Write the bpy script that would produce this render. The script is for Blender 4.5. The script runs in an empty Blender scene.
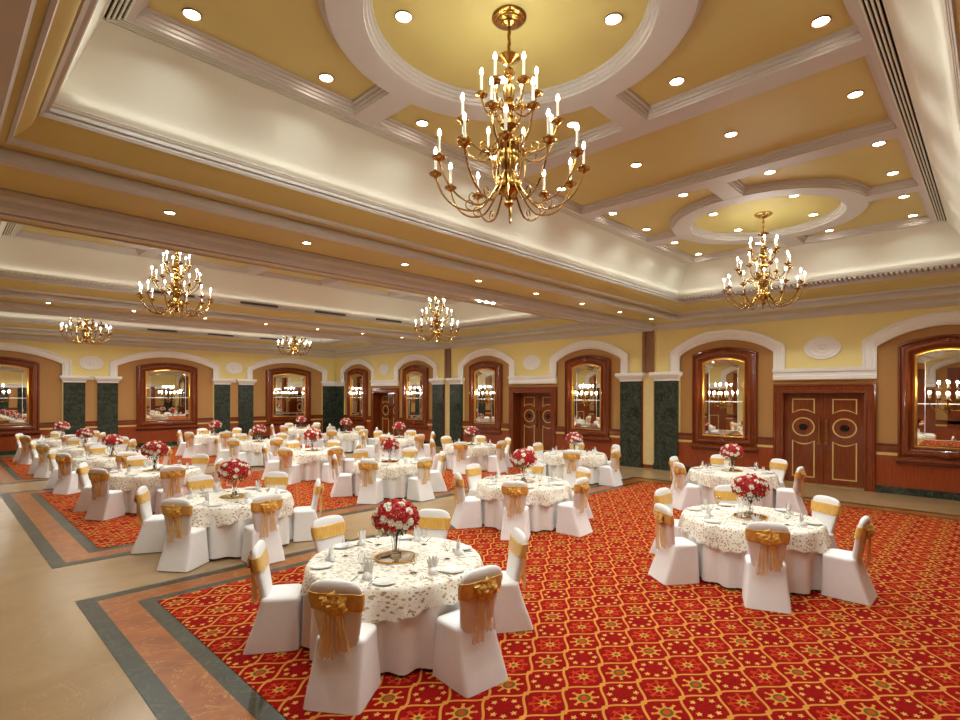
import bpy, math, random
from mathutils import Vector
random.seed(7)
PI = math.pi
C = bpy.context.scene.collection
sc = bpy.context.scene

# ------------------------------------------------------------------ layout
CAM_H = 2.4
V1, VB = 16.4, -1.12          # wall with the doors / wall behind
U2, U0 = 27.5, -1.5           # far left wall / right wall
VC = 7.64                     # middle of the hall across
BAY = [3.33, 13.06, 22.75]    # ceiling bay centres
DIV = [8.215, 17.9]           # partition lines

# ------------------------------------------------------------------ node helper
class X:
    def __init__(s, nt, sock): s.nt, s.s = nt, sock
    def _o(s, op, b=None, c=None):
        n = s.nt.nodes.new('ShaderNodeMath'); n.operation = op
        s.nt.links.new(s.s, n.inputs[0])
        for i, q in ((1, b), (2, c)):
            if q is None: continue
            if isinstance(q, X): s.nt.links.new(q.s, n.inputs[i])
            else: n.inputs[i].default_value = q
        return X(s.nt, n.outputs[0])
    def __add__(s, b): return s._o('ADD', b)
    def __sub__(s, b): return s._o('SUBTRACT', b)
    def __mul__(s, b): return s._o('MULTIPLY', b)
    def __truediv__(s, b): return s._o('DIVIDE', b)
    def wrap(s, h): return s._o('WRAP', h, -h)
    def lt(s, b): return s._o('LESS_THAN', b)
    def gt(s, b): return s._o('GREATER_THAN', b)
    def abs(s): return s._o('ABSOLUTE')
    def cos(s): return s._o('COSINE')
    def sqrt(s): return s._o('SQRT')
    def mn(s, b): return s._o('MINIMUM', b)
    def mx(s, b): return s._o('MAXIMUM', b)
    def atan2(s, b): return s._o('ARCTAN2', b)

def new_mat(name):
    m = bpy.data.materials.new(name); m.use_nodes = True
    nt = m.node_tree; b = nt.nodes['Principled BSDF']
    return m, nt, b

def lin(c):
    def f(v):
        v /= 255.0
        return v / 12.92 if v <= .04045 else ((v + .055) / 1.055) ** 2.4
    return (f(c[0]), f(c[1]), f(c[2]), 1)

def mixc(nt, fac, a, b):
    n = nt.nodes.new('ShaderNodeMix'); n.data_type = 'RGBA'
    if isinstance(fac, X): nt.links.new(fac.s, n.inputs[0])
    elif hasattr(fac, 'links'): nt.links.new(fac, n.inputs[0])
    else: n.inputs[0].default_value = fac
    for i, q in ((6, a), (7, b)):
        if hasattr(q, 'links'): nt.links.new(q, n.inputs[i])
        else: n.inputs[i].default_value = q
    return n.outputs[2]

def coords(nt, kind='Object', scale=(1, 1, 1)):
    t = nt.nodes.new('ShaderNodeTexCoord'); mp = nt.nodes.new('ShaderNodeMapping')
    mp.inputs['Scale'].default_value = scale
    nt.links.new(t.outputs[kind], mp.inputs[0]); return mp.outputs[0]

def noise(nt, vec, scale, detail=4, rough=.55, dist=0):
    n = nt.nodes.new('ShaderNodeTexNoise'); nt.links.new(vec, n.inputs['Vector'])
    n.inputs['Scale'].default_value = scale; n.inputs['Detail'].default_value = detail
    n.inputs['Roughness'].default_value = rough; n.inputs['Distortion'].default_value = dist
    return n.outputs['Fac']

def ramp(nt, fac, stops):
    n = nt.nodes.new('ShaderNodeValToRGB')
    e = n.color_ramp.elements
    while len(e) < len(stops): e.new(.5)
    for k, (p, c) in enumerate(stops): e[k].position = p; e[k].color = c
    nt.links.new(fac, n.inputs[0]); return n.outputs[0]

def bump(nt, b, h, strength=.2, dist=.01):
    n = nt.nodes.new('ShaderNodeBump'); n.inputs['Strength'].default_value = strength
    n.inputs['Distance'].default_value = dist
    nt.links.new(h, n.inputs['Height']); nt.links.new(n.outputs[0], b.inputs['Normal'])

def simple(name, col, rough=.6, metal=0, var=.06, scale=6, coat=0, bmp=0, trans=0):
    m, nt, b = new_mat(name)
    v = coords(nt); f = noise(nt, v, scale)
    c = lin(col)
    lo = tuple(x * (1 - var) for x in c[:3]) + (1,); hi = tuple(min(1, x * (1 + var)) for x in c[:3]) + (1,)
    nt.links.new(ramp(nt, f, [(.3, lo), (.7, hi)]), b.inputs['Base Color'])
    b.inputs['Roughness'].default_value = rough; b.inputs['Metallic'].default_value = metal
    b.inputs['Coat Weight'].default_value = coat; b.inputs['Coat Roughness'].default_value = .08
    if trans: b.inputs['Transmission Weight'].default_value = trans
    if bmp: bump(nt, b, noise(nt, v, scale * 8), bmp, .004)
    return m

def wood(name, dark, light, rough=.25, coat=.5):
    m, nt, b = new_mat(name)
    v = coords(nt, 'Object', (9, 9, .7)); f = noise(nt, v, 4, 6, .6, .4)
    nt.links.new(ramp(nt, f, [(.3, lin(dark)), (.7, lin(light))]), b.inputs['Base Color'])
    b.inputs['Roughness'].default_value = rough; b.inputs['Coat Weight'].default_value = coat
    b.inputs['Coat Roughness'].default_value = .06
    return m

def marble(name, stops, vein, scale=1.5, rough=.3, tile=None, veinw=.03):
    m, nt, b = new_mat(name)
    v = coords(nt, 'Object'); f = noise(nt, v, scale, 8, .62, 1.2)
    base = ramp(nt, f, stops)
    g = X(nt, noise(nt, v, scale * 1.3, 5, .6, 1.8))
    line = (g - .5).abs().lt(veinw * .3)
    col = mixc(nt, line * .55, base, lin(vein))
    if tile:
        sp = nt.nodes.new('ShaderNodeSeparateXYZ'); nt.links.new(v, sp.inputs[0])
        a = X(nt, sp.outputs[0]).wrap(tile / 2).abs().lt(.004); c2 = X(nt, sp.outputs[1]).wrap(tile / 2).abs().lt(.004)
        col = mixc(nt, a.mx(c2) * .35, col, lin((150, 120, 85)))
    nt.links.new(col, b.inputs['Base Color'])
    b.inputs['Roughness'].default_value = rough; b.inputs['Specular IOR Level'].default_value = .32
    return m

MAT = {}
MAT['yellow'] = simple('ceiling_yellow_paint', (204, 186, 112), .55, var=.03, scale=1.2)
MAT['wallyellow'] = simple('wall_yellow_paint', (240, 222, 150), .6, var=.03, scale=1.2)
MAT['trim'] = simple('shaded_white_plaster', (198, 192, 184), .5, var=.02, scale=3)  # ceiling mouldings: white plaster with their shade put into a darker colour
MAT['walltrim'] = simple('lit_white_wall_plaster', (242, 238, 234), .5, var=.02, scale=3)  # wall mouldings: whiter copy, colour carries the stronger light on the walls
MAT['white'] = simple('white_cove_paint', (224, 222, 204), .6, var=.015, scale=1)
MAT['tan'] = simple('tan_wallcovering', (186, 138, 80), .75, var=.05, scale=30)
MAT['cream'] = simple('cream_panel', (226, 200, 140), .6, var=.04, scale=5)
MAT['pocket'] = simple('brown_partition_frame', (140, 98, 66), .5, var=.05, scale=4)
MAT['wood'] = wood('mahogany', (104, 42, 14), (140, 64, 24))
MAT['panelwood'] = wood('mahogany_panel', (132, 50, 14), (160, 70, 24), .35, .3)
MAT['inlay'] = simple('gold_inlay', (222, 190, 112), .4, 0, .05)
MAT['goldleaf'] = simple('gilded_moulding', (232, 170, 70), .3, .75, .08)
MAT['black'] = simple('black_lacquer', (14, 12, 10), .25)
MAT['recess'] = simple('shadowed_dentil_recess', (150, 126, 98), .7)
MAT['vent'] = simple('brown_vent_metal', (92, 72, 54), .6)
MAT['slot'] = simple('dark_vent_recess', (22, 20, 16), .8)
MAT['green'] = marble('green_marble', [(.3, lin((28, 34, 28))), (.55, lin((52, 60, 50))), (.8, lin((74, 80, 66)))], (110, 116, 98), 2.2, .22)
MAT['greenfloor'] = marble('green_floor_marble', [(.3, lin((36, 34, 20))), (.55, lin((52, 50, 30))), (.8, lin((70, 66, 42)))], (100, 98, 72), 2.2, .34)
MAT['orange'] = marble('orange_floor_marble', [(.25, lin((116, 56, 4))), (.5, lin((150, 80, 10))), (.75, lin((168, 104, 28)))], (192, 144, 76), 1.6, .3, veinw=.03)
MAT['beige'] = marble('beige_floor_marble', [(.25, lin((148, 118, 82))), (.5, lin((162, 132, 94))), (.8, lin((172, 144, 108)))], (172, 143, 106), .7, .24, tile=1.2, veinw=.012)
MAT['brass'] = simple('polished_brass', (170, 130, 68), .24, 1, .05, 20)
MAT['candle'] = simple('ivory_candle_tube', (228, 216, 194), .5)
MAT['porcelain'] = simple('white_porcelain', (244, 242, 238), .15, 0, .01, coat=.4)
MAT['steel'] = simple('polished_steel', (200, 196, 190), .18, 1, .03)
MAT['napkin'] = simple('white_napkin_linen', (244, 242, 240), .8, var=.02, scale=20, bmp=.2)
MAT['leaf'] = simple('dark_green_leaf', (52, 78, 34), .5, var=.3, scale=12)
MAT['redrose'] = simple('red_rose_petal', (196, 24, 22), .55, var=.25, scale=30)
MAT['whiterose'] = simple('cream_rose_petal', (246, 238, 222), .55, var=.05, scale=30)
MAT['sprig'] = simple('white_filler_blossom', (240, 236, 214), .6)

def cloth(name, col, rough=.85, sheen=.2):
    m, nt, b = new_mat(name)
    v = coords(nt); f = noise(nt, v, 5)
    c = lin(col); lo = tuple(x * .96 for x in c[:3]) + (1,)
    nt.links.new(ramp(nt, f, [(.3, lo), (.7, c)]), b.inputs['Base Color'])
    b.inputs['Roughness'].default_value = rough; b.inputs['Sheen Weight'].default_value = sheen
    bump(nt, b, noise(nt, v, 9, 3), .25, .01)
    return m
MAT['spandex'] = cloth('white_stretch_cover', (242, 240, 240))
MAT['whitecloth'] = cloth('white_tablecloth', (240, 238, 236))

def organza(name, c1, c2, alpha):
    m, nt, b = new_mat(name)
    v = coords(nt, 'Object', (1, 1, .35)); f = noise(nt, v, 22, 5, .6, 1.0)
    nt.links.new(ramp(nt, f, [(.3, lin(c1)), (.7, lin(c2))]), b.inputs['Base Color'])
    b.inputs['Roughness'].default_value = .45; b.inputs['Sheen Weight'].default_value = .3
    b.inputs['Alpha'].default_value = alpha
    bump(nt, b, noise(nt, v, 26, 4), .5, .01)
    return m
MAT['sash'] = organza('gold_organza', (216, 160, 68), (238, 194, 100), 1)
MAT['bow'] = organza('gold_organza_bow', (224, 156, 48), (248, 206, 102), 1)
MAT['tail'] = organza('sheer_gold_organza', (232, 180, 88), (248, 214, 136), .52)

def emis(name, col, st, nee=False):
    m, nt, b = new_mat(name)
    b.inputs['Base Color'].default_value = (.8, .8, .8, 1)
    b.inputs['Emission Color'].default_value = col; b.inputs['Emission Strength'].default_value = st
    try: m.cycles.emission_sampling = 'AUTO' if nee else 'NONE'
    except Exception: pass
    return m
MAT['bulb'] = emis('lit_candle_bulb', (1, 1, .9, 1), 88, True)
MAT['lamp'] = emis('lit_downlight', (1, .93, .8, 1), 26)

def glass():
    m, nt, b = new_mat('clear_glass')
    b.inputs['Base Color'].default_value = (.97, .98, .98, 1); b.inputs['Roughness'].default_value = .02
    b.inputs['Transmission Weight'].default_value = 1; b.inputs['IOR'].default_value = 1.25
    return m
MAT['glass'] = glass()
def mirror():
    m, nt, b = new_mat('mirror_glass')
    b.inputs['Base Color'].default_value = (.86, .86, .82, 1); b.inputs['Metallic'].default_value = 1
    b.inputs['Roughness'].default_value = .015
    v = coords(nt); bump(nt, b, noise(nt, v, 2, 1), .02, .02)
    return m
MAT['mirror'] = mirror()

# sequinned overlay: cream lace with brown and gold flecks
def overlay():
    m, nt, b = new_mat('sequinned_lace_overlay')
    v = coords(nt)
    vo = nt.nodes.new('ShaderNodeTexVoronoi'); nt.links.new(v, vo.inputs['Vector']); vo.inputs['Scale'].default_value = 34
    mp = nt.nodes.new('ShaderNodeMapping'); mp.inputs['Rotation'].default_value = (.6, .5, .7); mp.inputs['Scale'].default_value = (1, .45, 1)
    nt.links.new(v, mp.inputs[0]); vo2 = nt.nodes.new('ShaderNodeTexVoronoi'); nt.links.new(mp.outputs[0], vo2.inputs['Vector']); vo2.inputs['Scale'].default_value = 36
    area = X(nt, noise(nt, v, 7, 3)).gt(.42)
    fl = X(nt, vo2.outputs['Distance']).lt(.36) * area
    fl2 = X(nt, vo.outputs['Distance']).lt(.2)
    hue = X(nt, noise(nt, v, 30, 1))
    c = mixc(nt, hue.gt(.5), lin((138, 98, 60)), lin((186, 148, 92)))
    base = ramp(nt, noise(nt, v, 12), [(.35, lin((234, 226, 210))), (.65, lin((246, 242, 232)))])
    col = mixc(nt, fl * .8, base, c); col = mixc(nt, fl2 * .6, col, lin((170, 140, 100)))
    nt.links.new(col, b.inputs['Base Color']); b.inputs['Roughness'].default_value = .6
    bump(nt, b, (fl + fl2).s, .4, .004)
    return m
MAT['overlay'] = overlay()

# carpet: ogee lattice with suns, star rings and bursts
def carpet():
    m, nt, b = new_mat('red_ogee_carpet')
    t = nt.nodes.new('ShaderNodeTexCoord'); sp = nt.nodes.new('ShaderNodeSeparateXYZ')
    nt.links.new(t.outputs['Object'], sp.inputs[0])
    x = X(nt, sp.outputs[0]); y = X(nt, sp.outputs[1])
    PV, PU = .27, .1835
    s = ((x - 3.6) * (PI / PV)).cos() * (PU / 2)
    slope = ((x - 3.6 - PV / 2) * (PI / PV)).cos() * (PU / 2 * PI / PV)
    th = (slope * slope + 1).sqrt() * .0105
    yy = y - 2.61
    d1 = (yy + s).wrap(PU).abs(); d2 = (yy - PU - s).wrap(PU).abs()
    line = d1.mn(d2).lt(th)
    def local(v0, u0):
        ax = (x - v0).wrap(PV); ay = (y - u0).wrap(3 * PU)
        bx = (x - v0 - PV).wrap(PV); by = (y - u0 - 3 * PU).wrap(3 * PU)
        ra = ax * ax + ay * ay; rb = bx * bx + by * by
        k = ra.gt(rb)
        lx = (ax + (bx - ax) * k) * .82; ly = ay + (by - ay) * k
        return lx, ly
    def polar(lx, ly): return (lx * lx + ly * ly).sqrt(), ly.atan2(lx)
    # nodes of the lattice
    nx = (x - 3.6).wrap(PV); ny = (y - 2.52).wrap(PU); n2x = (x - 3.6 - PV).wrap(PV); n2y = (y - 2.52 - PU).wrap(PU)
    nr = (nx * nx + ny * ny).sqrt().mn((n2x * n2x + n2y * n2y).sqrt())
    node = nr.lt(.024)
    red = ramp(nt, noise(nt, coords(nt, 'Object'), 40, 3), [(.3, lin((126, 8, 6))), (.7, lin((146, 15, 9)))])
    gold = lin((198, 132, 56)); pale = lin((208, 156, 80)); olive = lin((98, 84, 32)); orange = lin((184, 62, 24))
    # sun
    lx, ly = local(3.6, 2.335); r, a = polar(lx, ly)
    ray = ((a * 8).cos() + 1) * .5
    sun = r.lt(ray * ray * .034 + .058); disc = r.lt(.047); core = r.lt(.024)
    tips = r.gt(.088) * r.lt(.108) * ray.gt(.8)
    # ring of stars
    lx2, ly2 = local(3.6, 2.702); r2, a2 = polar(lx2, ly2)
    aw = a2.wrap(PI / 8)
    sx = r2 - .098; sy = aw * .098
    sr, sa = polar(sx, sy)
    star = sr.lt(((sa * 5).cos() + 1) * .006 + .0115)
    # burst
    lx3, ly3 = local(3.6, 1.968); r3, a3 = polar(lx3, ly3)
    ray3 = ((a3 * 8).cos() + 1) * .5
    burst = r3.lt(.115) * ray3.gt(.75 ) * r3.gt(.02)
    burst2 = r3.lt(ray3 * .02 + .03); core3 = r3.lt(.018)
    arc = (r3 - .085).abs().lt(.004) * ray3.lt(.6)
    c = mixc(nt, arc, red, orange)
    c = mixc(nt, burst * .9, c, orange); c = mixc(nt, burst2, c, gold); c = mixc(nt, core3, c, olive)
    c = mixc(nt, star, c, pale)
    c = mixc(nt, tips, c, gold); c = mixc(nt, sun, c, gold); c = mixc(nt, disc, c, olive); c = mixc(nt, core, c, orange)
    c = mixc(nt, line.mx(node), c, gold)
    nt.links.new(c, b.inputs['Base Color']); b.inputs['Roughness'].default_value = .95
    b.inputs['Specular IOR Level'].default_value = .1
    bump(nt, b, noise(nt, coords(nt, 'Object'), 400, 2), .3, .004)
    return m
MAT['carpet'] = carpet()

# ------------------------------------------------------------------ mesh helper
class MB:
    def __init__(s): s.v = []; s.f = []; s.n = 0
    def add(s, vs, fs):
        k = len(s.v); s.v += [tuple(p) for p in vs]; s.f += [tuple(i + k for i in f) for f in fs]
    def box(s, x0, x1, y0, y1, z0, z1):
        s.add([(x0, y0, z0), (x1, y0, z0), (x1, y1, z0), (x0, y1, z0), (x0, y0, z1), (x1, y0, z1), (x1, y1, z1), (x0, y1, z1)],
              [(0, 3, 2, 1), (4, 5, 6, 7), (0, 1, 5, 4), (1, 2, 6, 5), (2, 3, 7, 6), (3, 0, 4, 7)])
    def loft(s, rings, cap0=False, cap1=False, closed=True):
        n = len(rings[0]); vs = [p for r in rings for p in r]; fs = []
        for i in range(len(rings) - 1):
            for j in range(n if closed else n - 1):
                a, b = i * n + j, i * n + (j + 1) % n
                fs.append((a, b, b + n, a + n))
        if cap0: fs.append(tuple(range(n - 1, -1, -1)))
        if cap1: fs.append(tuple((len(rings) - 1) * n + j for j in range(n)))
        s.add(vs, fs)
    def lathe(s, prof, n=20, cx=0, cy=0, cap=True):
        rings = [[(cx + r * math.cos(2 * PI * j / n), cy + r * math.sin(2 * PI * j / n), z) for j in range(n)] for r, z in prof]
        s.loft(rings, cap, cap)
    def tube(s, pts, r, n=8, cap=True):
        pts = [Vector(p) for p in pts]; rings = []; up = Vector((0, 0, 1)); prev = None
        for i, p in enumerate(pts):
            t = (pts[min(i + 1, len(pts) - 1)] - pts[max(i - 1, 0)]).normalized()
            a = prev if prev is not None else (Vector((1, 0, 0)) if abs(t.z) > .9 else up)
            b1 = (a - t * a.dot(t)).normalized(); b2 = t.cross(b1); prev = b1
            rr = r[i] if isinstance(r, (list, tuple)) else r
            rings.append([p + (b1 * math.cos(2 * PI * j / n) + b2 * math.sin(2 * PI * j / n)) * rr for j in range(n)])
        s.loft(rings, cap, cap)
    def ball(s, c, r, n=10, m=6, sz=1):
        s.lathe([(max(.0005, r * math.sin(PI * i / m)), c[2] - r * sz * math.cos(PI * i / m)) for i in range(m + 1)], n, c[0], c[1])
    def map(s, fn): s.v = [fn(*p) for p in s.v]; return s
    def mesh(s, name, mat, smooth=True, ang=40):
        me = bpy.data.meshes.new(name); me.from_pydata([tuple(p) for p in s.v], [], s.f)
        import bmesh
        bm = bmesh.new(); bm.from_mesh(me); bmesh.ops.recalc_face_normals(bm, faces=bm.faces[:]); bm.to_mesh(me); bm.free()
        me.materials.append(mat)
        if smooth:
            me.polygons.foreach_set('use_smooth', [True] * len(me.polygons))
            try: me.set_sharp_from_angle(angle=math.radians(ang))
            except Exception: pass
        me.update(); return me
    def build(s, name, mat, parent=None, smooth=True, ang=40):
        o = bpy.data.objects.new(name, s.mesh(name, MAT[mat] if isinstance(mat, str) else mat, smooth, ang)); C.objects.link(o)
        if parent: o.parent = parent
        return o

def tag(o, label=None, cat=None, group=None):
    if label: o['label'] = label
    if cat: o['category'] = cat
    if group: o['group'] = group
    return o
def struct(o): o['kind'] = 'structure'; return o
def empty(name, loc=(0, 0, 0), rz=0):
    o = bpy.data.objects.new(name, None); C.objects.link(o); o.location = loc; o.rotation_euler = (0, 0, rz)
    o.empty_display_size = .1; return o
kids = {}
def copy_tree(o, parent=None):
    c = o.copy(); C.objects.link(c)
    for k in list(c.keys()):
        if parent is None and k in ('label', 'category', 'group'): del c[k]
    if parent: c.parent = parent
    for ch in o.children: copy_tree(ch, c)
    return c
_used = {}
def inst(proto, loc, rz=0, scale=1):
    """first use moves the prototype itself, later uses copy it"""
    if proto.name not in _used:
        _used[proto.name] = 1; o = proto
    else: o = copy_tree(proto)
    o.location = loc; o.rotation_euler = (0, 0, rz); o.scale = (scale,) * 3
    return o

ORD = ['first', 'second', 'third', 'fourth', 'fifth', 'sixth', 'seventh', 'eighth', 'ninth']
tn = [0]
def trimname(): tn[0] += 1; return 'trim_%d' % tn[0]

# ------------------------------------------------------------------ floor
f = MB(); f.box(VB - .2, V1 + .6, U0 - .2, U2 + .2, -.12, 0)
struct(f.build('floor', 'beige', smooth=False))
CARP = [(-.85, 7.62), (9.27, 17.05), (18.8, 26.7)]
CV0, CV1 = 1.18, 14.35
def frame(v0, v1, u0, u1, w, z, mat, wv=None):
    m = MB()
    m.box(v0, v1, u0, u0 + w, z - .004, z); m.box(v0, v1, u1 - w, u1, z - .004, z)
    m.box(v0, v0 + w, u0 + w, u1 - w, z - .004, z); m.box(v1 - w, v1, u0 + w, u1 - w, z - .004, z)
    return m.build(trimname(), mat, smooth=False)
for (a, b) in CARP:
    struct(frame(CV0, CV1, a, b, .175, .004, 'greenfloor'))
    struct(frame(CV0 + .175, CV1 - .175, a + .175, b - .175, .325, .004, 'orange'))
    struct(frame(CV0 + .5, CV1 - .5, a + .5, b - .5, .16, .004, 'greenfloor'))
k = 0
for (a, b), wh in zip(CARP, ('front right bay', 'middle bay beyond the marble aisle', 'farthest bay by the left wall')):
    m = MB(); m.box(CV0 + .66, CV1 - .66, a + .66, b - .66, 0, .010)
    tag(m.build('carpet', 'carpet', smooth=False), 'red and gold ogee patterned carpet in the ' + wh, 'carpet')

# ------------------------------------------------------------------ walls
def W1p(s, z, d): return (V1 - d, s, z)
def W2p(s, z, d): return (s, U2 - d, z)
class WB(MB):
    """boxes and lofts in wall coordinates: s along the wall, z up, d out of the wall"""
    def __init__(s, fn): super().__init__(); s.fn = fn
    def wb(s, s0, s1, z0, z1, d0, d1): s.box(s0, s1, z0, z1, d0, d1)
    def done(s, name, mat, parent=None, smooth=True, ang=35):
        s.map(s.fn); return s.build(name, mat, parent, smooth, ang)
def arcpts(h, zs, zc, n=20):
    """segmental arch from (-h,zs) over (0,zc) to (h,zs)"""
    r = (h * h + (zc - zs) ** 2) / (2 * (zc - zs)); a = math.asin(h / r)
    return [(r * math.sin(-a + 2 * a * i / n), zc - r + r * math.cos(-a + 2 * a * i / n)) for i in range(n + 1)]
WTOP = 4.8
def doorpiers(a, b, holes): return [(a, 1)] if any(a < h < b for h in holes) else []
def wall_with_arches(fn, s0, s1, arches, name, door_holes=()):
    """upper painted wall with arched recesses; recess .06 deep"""
    m = WB(fn)
    edges = sorted(arches); cur = s0
    for (c, h, zs, zc) in edges:
        m.wb(cur, c - h, 2.8 if (cur, 1) in doorpiers(cur, c - h, door_holes) else 0, WTOP, -.06, 0)
        pts = arcpts(h, zs, zc)
        front = [(c + x, z, 0) for x, z in pts]; top = [(c + x, WTOP, 0) for x, z in pts]
        back = [(c + x, z, -.06) for x, z in pts]
        m.loft([top, front, back], closed=False)
        cur = c + h
    m.wb(cur, s1, 0, WTOP, -.06, 0)
    return struct(m.done(name, 'wallyellow', smooth=False))
def archivolt(fn, c, h, zs, zc, hO, zsO, zcO, zb):
    n = 24
    inn = [(-h, zb)] + arcpts(h, zs, zc, n) + [(h, zb)]
    out = [(-hO, zb)] + arcpts(hO, zsO, zcO, n) + [(hO, zb)]
    prof = [(0, -.05), (0, .03), (.12, .045), (.2, .03), (.3, .05), (.72, .05), (.8, .085), (.93, .085), (1, .06), (1, 0)]
    rings = [[(c + a[0] * (1 - t) + b[0] * t, a[1] * (1 - t) + b[1] * t, d) for a, b in zip(inn, out)] for t, d in prof]
    m = WB(fn); m.loft(rings, closed=False); return struct(m.done(trimname(), 'walltrim', ang=30))
def hband(fn, s0, s1, z0=2.82, z1=3.12):
    m = WB(fn); h = z1 - z0
    prof = [(0, 0), (0, .05), (.3, .05), (.38, .035), (.6, .035), (.7, .08), (.92, .1), (1, .1), (1, 0)]
    m.loft([[(s, z0 + h * t, d) for t, d in prof] for s in (s0, s1)], True, True)
    return struct(m.done(trimname(), 'walltrim', ang=25))

def pilaster(fn, s0, s1, label, proj=.1):
    e = empty('marble_pilaster', fn((s0 + s1) / 2, 0, 0))
    off = Vector(e.location)
    def fin(m, name, mat):
        m.map(fn); m.v = [tuple(Vector(p) - off) for p in m.v]; return m.build(name, mat, e, ang=30)
    m = WB(fn); m.wb(s0, s1, .16, 2.86, 0, proj); fin(m, 'shaft', 'green')
    m = WB(fn); m.wb(s0 - .03, s1 + .03, 0, .16, 0, proj + .035); m.wb(s0 - .015, s1 + .015, .16, .2, 0, proj + .018); fin(m, 'base', 'green')
    m = WB(fn)
    prof = [(.0, 2.84), (.02, 2.85), (.02, 2.89), (.045, 2.93), (.1, 2.99), (.125, 3.03), (.125, 3.1), (.11, 3.12), (.0, 3.12)]
    m.loft([[(s0 - o, z, 0), (s0 - o, z, proj + o), (s1 + o, z, proj + o), (s1 + o, z, 0)] for o, z in prof], True, True)
    c = fin(m, 'capital', 'walltrim'); c['label'] = 'white moulded plaster capital'
    return tag(e, label, 'pilaster', None)

def wainscot(fn, s0, s1):
    m = WB(fn); m.wb(s0, s1, .17, 1.02, -.06, .02); struct(m.done(trimname(), 'panelwood', smooth=False))
    m = WB(fn); prof = [(.02, 1.02), (.05, 1.03), (.05, 1.17), (.075, 1.19), (.075, 1.22), (-.02, 1.22)]
    m.loft([[(s, z, d) for d, z in [(-.05, 1.02)] + prof] for s in (s0, s1)], True, True); struct(m.done(trimname(), 'wood', ang=25))
    m = WB(fn); m.wb(s0, s1, .93, 1.0, .02, .034); struct(m.done(trimname(), 'inlay', smooth=False))
    m = WB(fn); m.wb(s0, s1, 0, .17, -.05, .06); struct(m.done('trim_%d' % (tn.__setitem__(0, tn[0] + 1) or tn[0]), 'green', smooth=False))

def wall_mirror(fn, c, gw, ww, label):
    """gw: half width of the gilded edge, ww: half width of the wooden frame"""
    e = empty('framed_wall_mirror', fn(c, .8, 0)); off = Vector(e.location)
    def fin(m, name, mat, ang=30):
        m.map(fn); m.v = [tuple(Vector(p) - off) for p in m.v]; return m.build(name, mat, e, ang=ang)
    n = 20
    def loop(h, z0, zs, zc): return [(-h, z0)] + arcpts(h, zs, zc, n) + [(h, z0)]
    O = loop(ww, .86, 3.62, 3.81); G = loop(gw + .045, 1.16, 3.37, 3.5); I = loop(gw, 1.205, 3.34, 3.45)
    def band(A, B, prof):
        m = WB(fn)
        m.loft([[(c + a[0] * (1 - t) + b[0] * t, a[1] * (1 - t) + b[1] * t, d) for a, b in zip(A, B)] for t, d in prof], closed=True)
        return m
    fin(band(O, G, [(0, -.06), (0, .05), (.06, .09), (.16, .1), (.24, .06), (.32, .07), (.5, .13), (.66, .13), (.76, .06), (.84, .05), (.9, .08), (1, .07), (1, .0)]), 'frame', 'wood')
    g = fin(band(G, I, [(0, .0), (0, .075), (.5, .09), (1, .07), (1, 0)]), 'gilded_edge', 'goldleaf')
    # glass: centre panes and sloping border strips
    In = [(-gw + .15, 1.36)] + arcpts(gw - .15, 3.18, 3.27, n) + [(gw - .15, 1.36)]
    m = WB(fn)
    A = [(c + x, z, .030) for x, z in I]; B = [(c + x, z, .042) for x, z in In]
    m.loft([A, B]); zc = 2.2
    lo = [(c - gw + .15, 1.36, .042), (c + gw - .15, 1.36, .042), (c + gw - .15, zc, .042), (c - gw + .15, zc, .042)]
    m.add(lo, [(0, 1, 2, 3)])
    hi = [(c - gw + .15, zc, .042), (c + gw - .15, zc, .042)] + [(c + x, z, .042) for x, z in reversed(In[1:-1])]
    m.add(hi, [tuple(range(len(hi)))])
    fin(m, 'mirror_pane', 'mirror', 1)
    m = WB(fn); m.wb(c - gw + .02, c + gw - .02, zc - .012, zc + .012, .035, .05)
    for x in (-gw + .15, gw - .15): m.wb(c + x - .006, c + x + .006, 1.36, 3.18, .035, .048)
    m.wb(c - gw + .15, c + gw - .15, 1.352, 1.364, .035, .048)
    fin(m, 'glazing_bead', 'porcelain')
    m = WB(fn)
    m.loft([[(c - ww - o, z, -.05), (c - ww - o, z, d), (c + ww + o, z, d), (c + ww + o, z, -.05)] for o, z, d in
            ((0, .74, .03), (.02, .76, .07), (.02, .8, .08), (.05, .82, .13), (.05, .86, .13), (.02, .88, .09), (0, .9, .09))], True, True)
    fin(m, 'sill', 'wood')
    for z in (3.66, 1.02):
        m = WB(fn)
        m.loft([[(c + r * math.cos(2 * PI * j / 16), z + (.075 if r else 0) / .075 * r * math.sin(2 * PI * j / 16), d) for j in range(16)] for r, d in ((.085, .08), (.085, .14), (.06, .155), (.05, .15), (.04, .17), (.01, .18))], False, True)
        m.wb(c - .13, c + .13, z - .035, z + .035, .08, .14)
        fin(m, 'rosette', 'wood')
    return tag(e, label, 'mirror')

def medallion(fn, c, z, label, a=.43, b=.3):
    m = WB(fn); n = 40
    def R(s, d, wob=0): return [(c + a * s * math.cos(2 * PI * j / n) * (1 + wob * math.cos(10 * PI * j / n * 2)), z + b * s * math.sin(2 * PI * j / n) * (1 + wob * math.cos(10 * PI * j / n * 2)), d) for j in range(n)]
    m.loft([R(1, 0), R(1, .03), R(.94, .045), R(.88, .03), R(.8, .03), R(.74, .04), R(.66, .04), R(.6, .025, .03), R(.42, .035, .12), R(.3, .05, .05), R(.22, .03), R(.14, .055), R(.04, .06)], False, True)
    m.map(fn)
    o = Vector(fn(c, z, 0)); m.v = [tuple(Vector(p) - o) for p in m.v]
    ob = m.build('plaster_medallion', 'walltrim', ang=50); ob.location = o
    return tag(ob, label, 'wall ornament')

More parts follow.
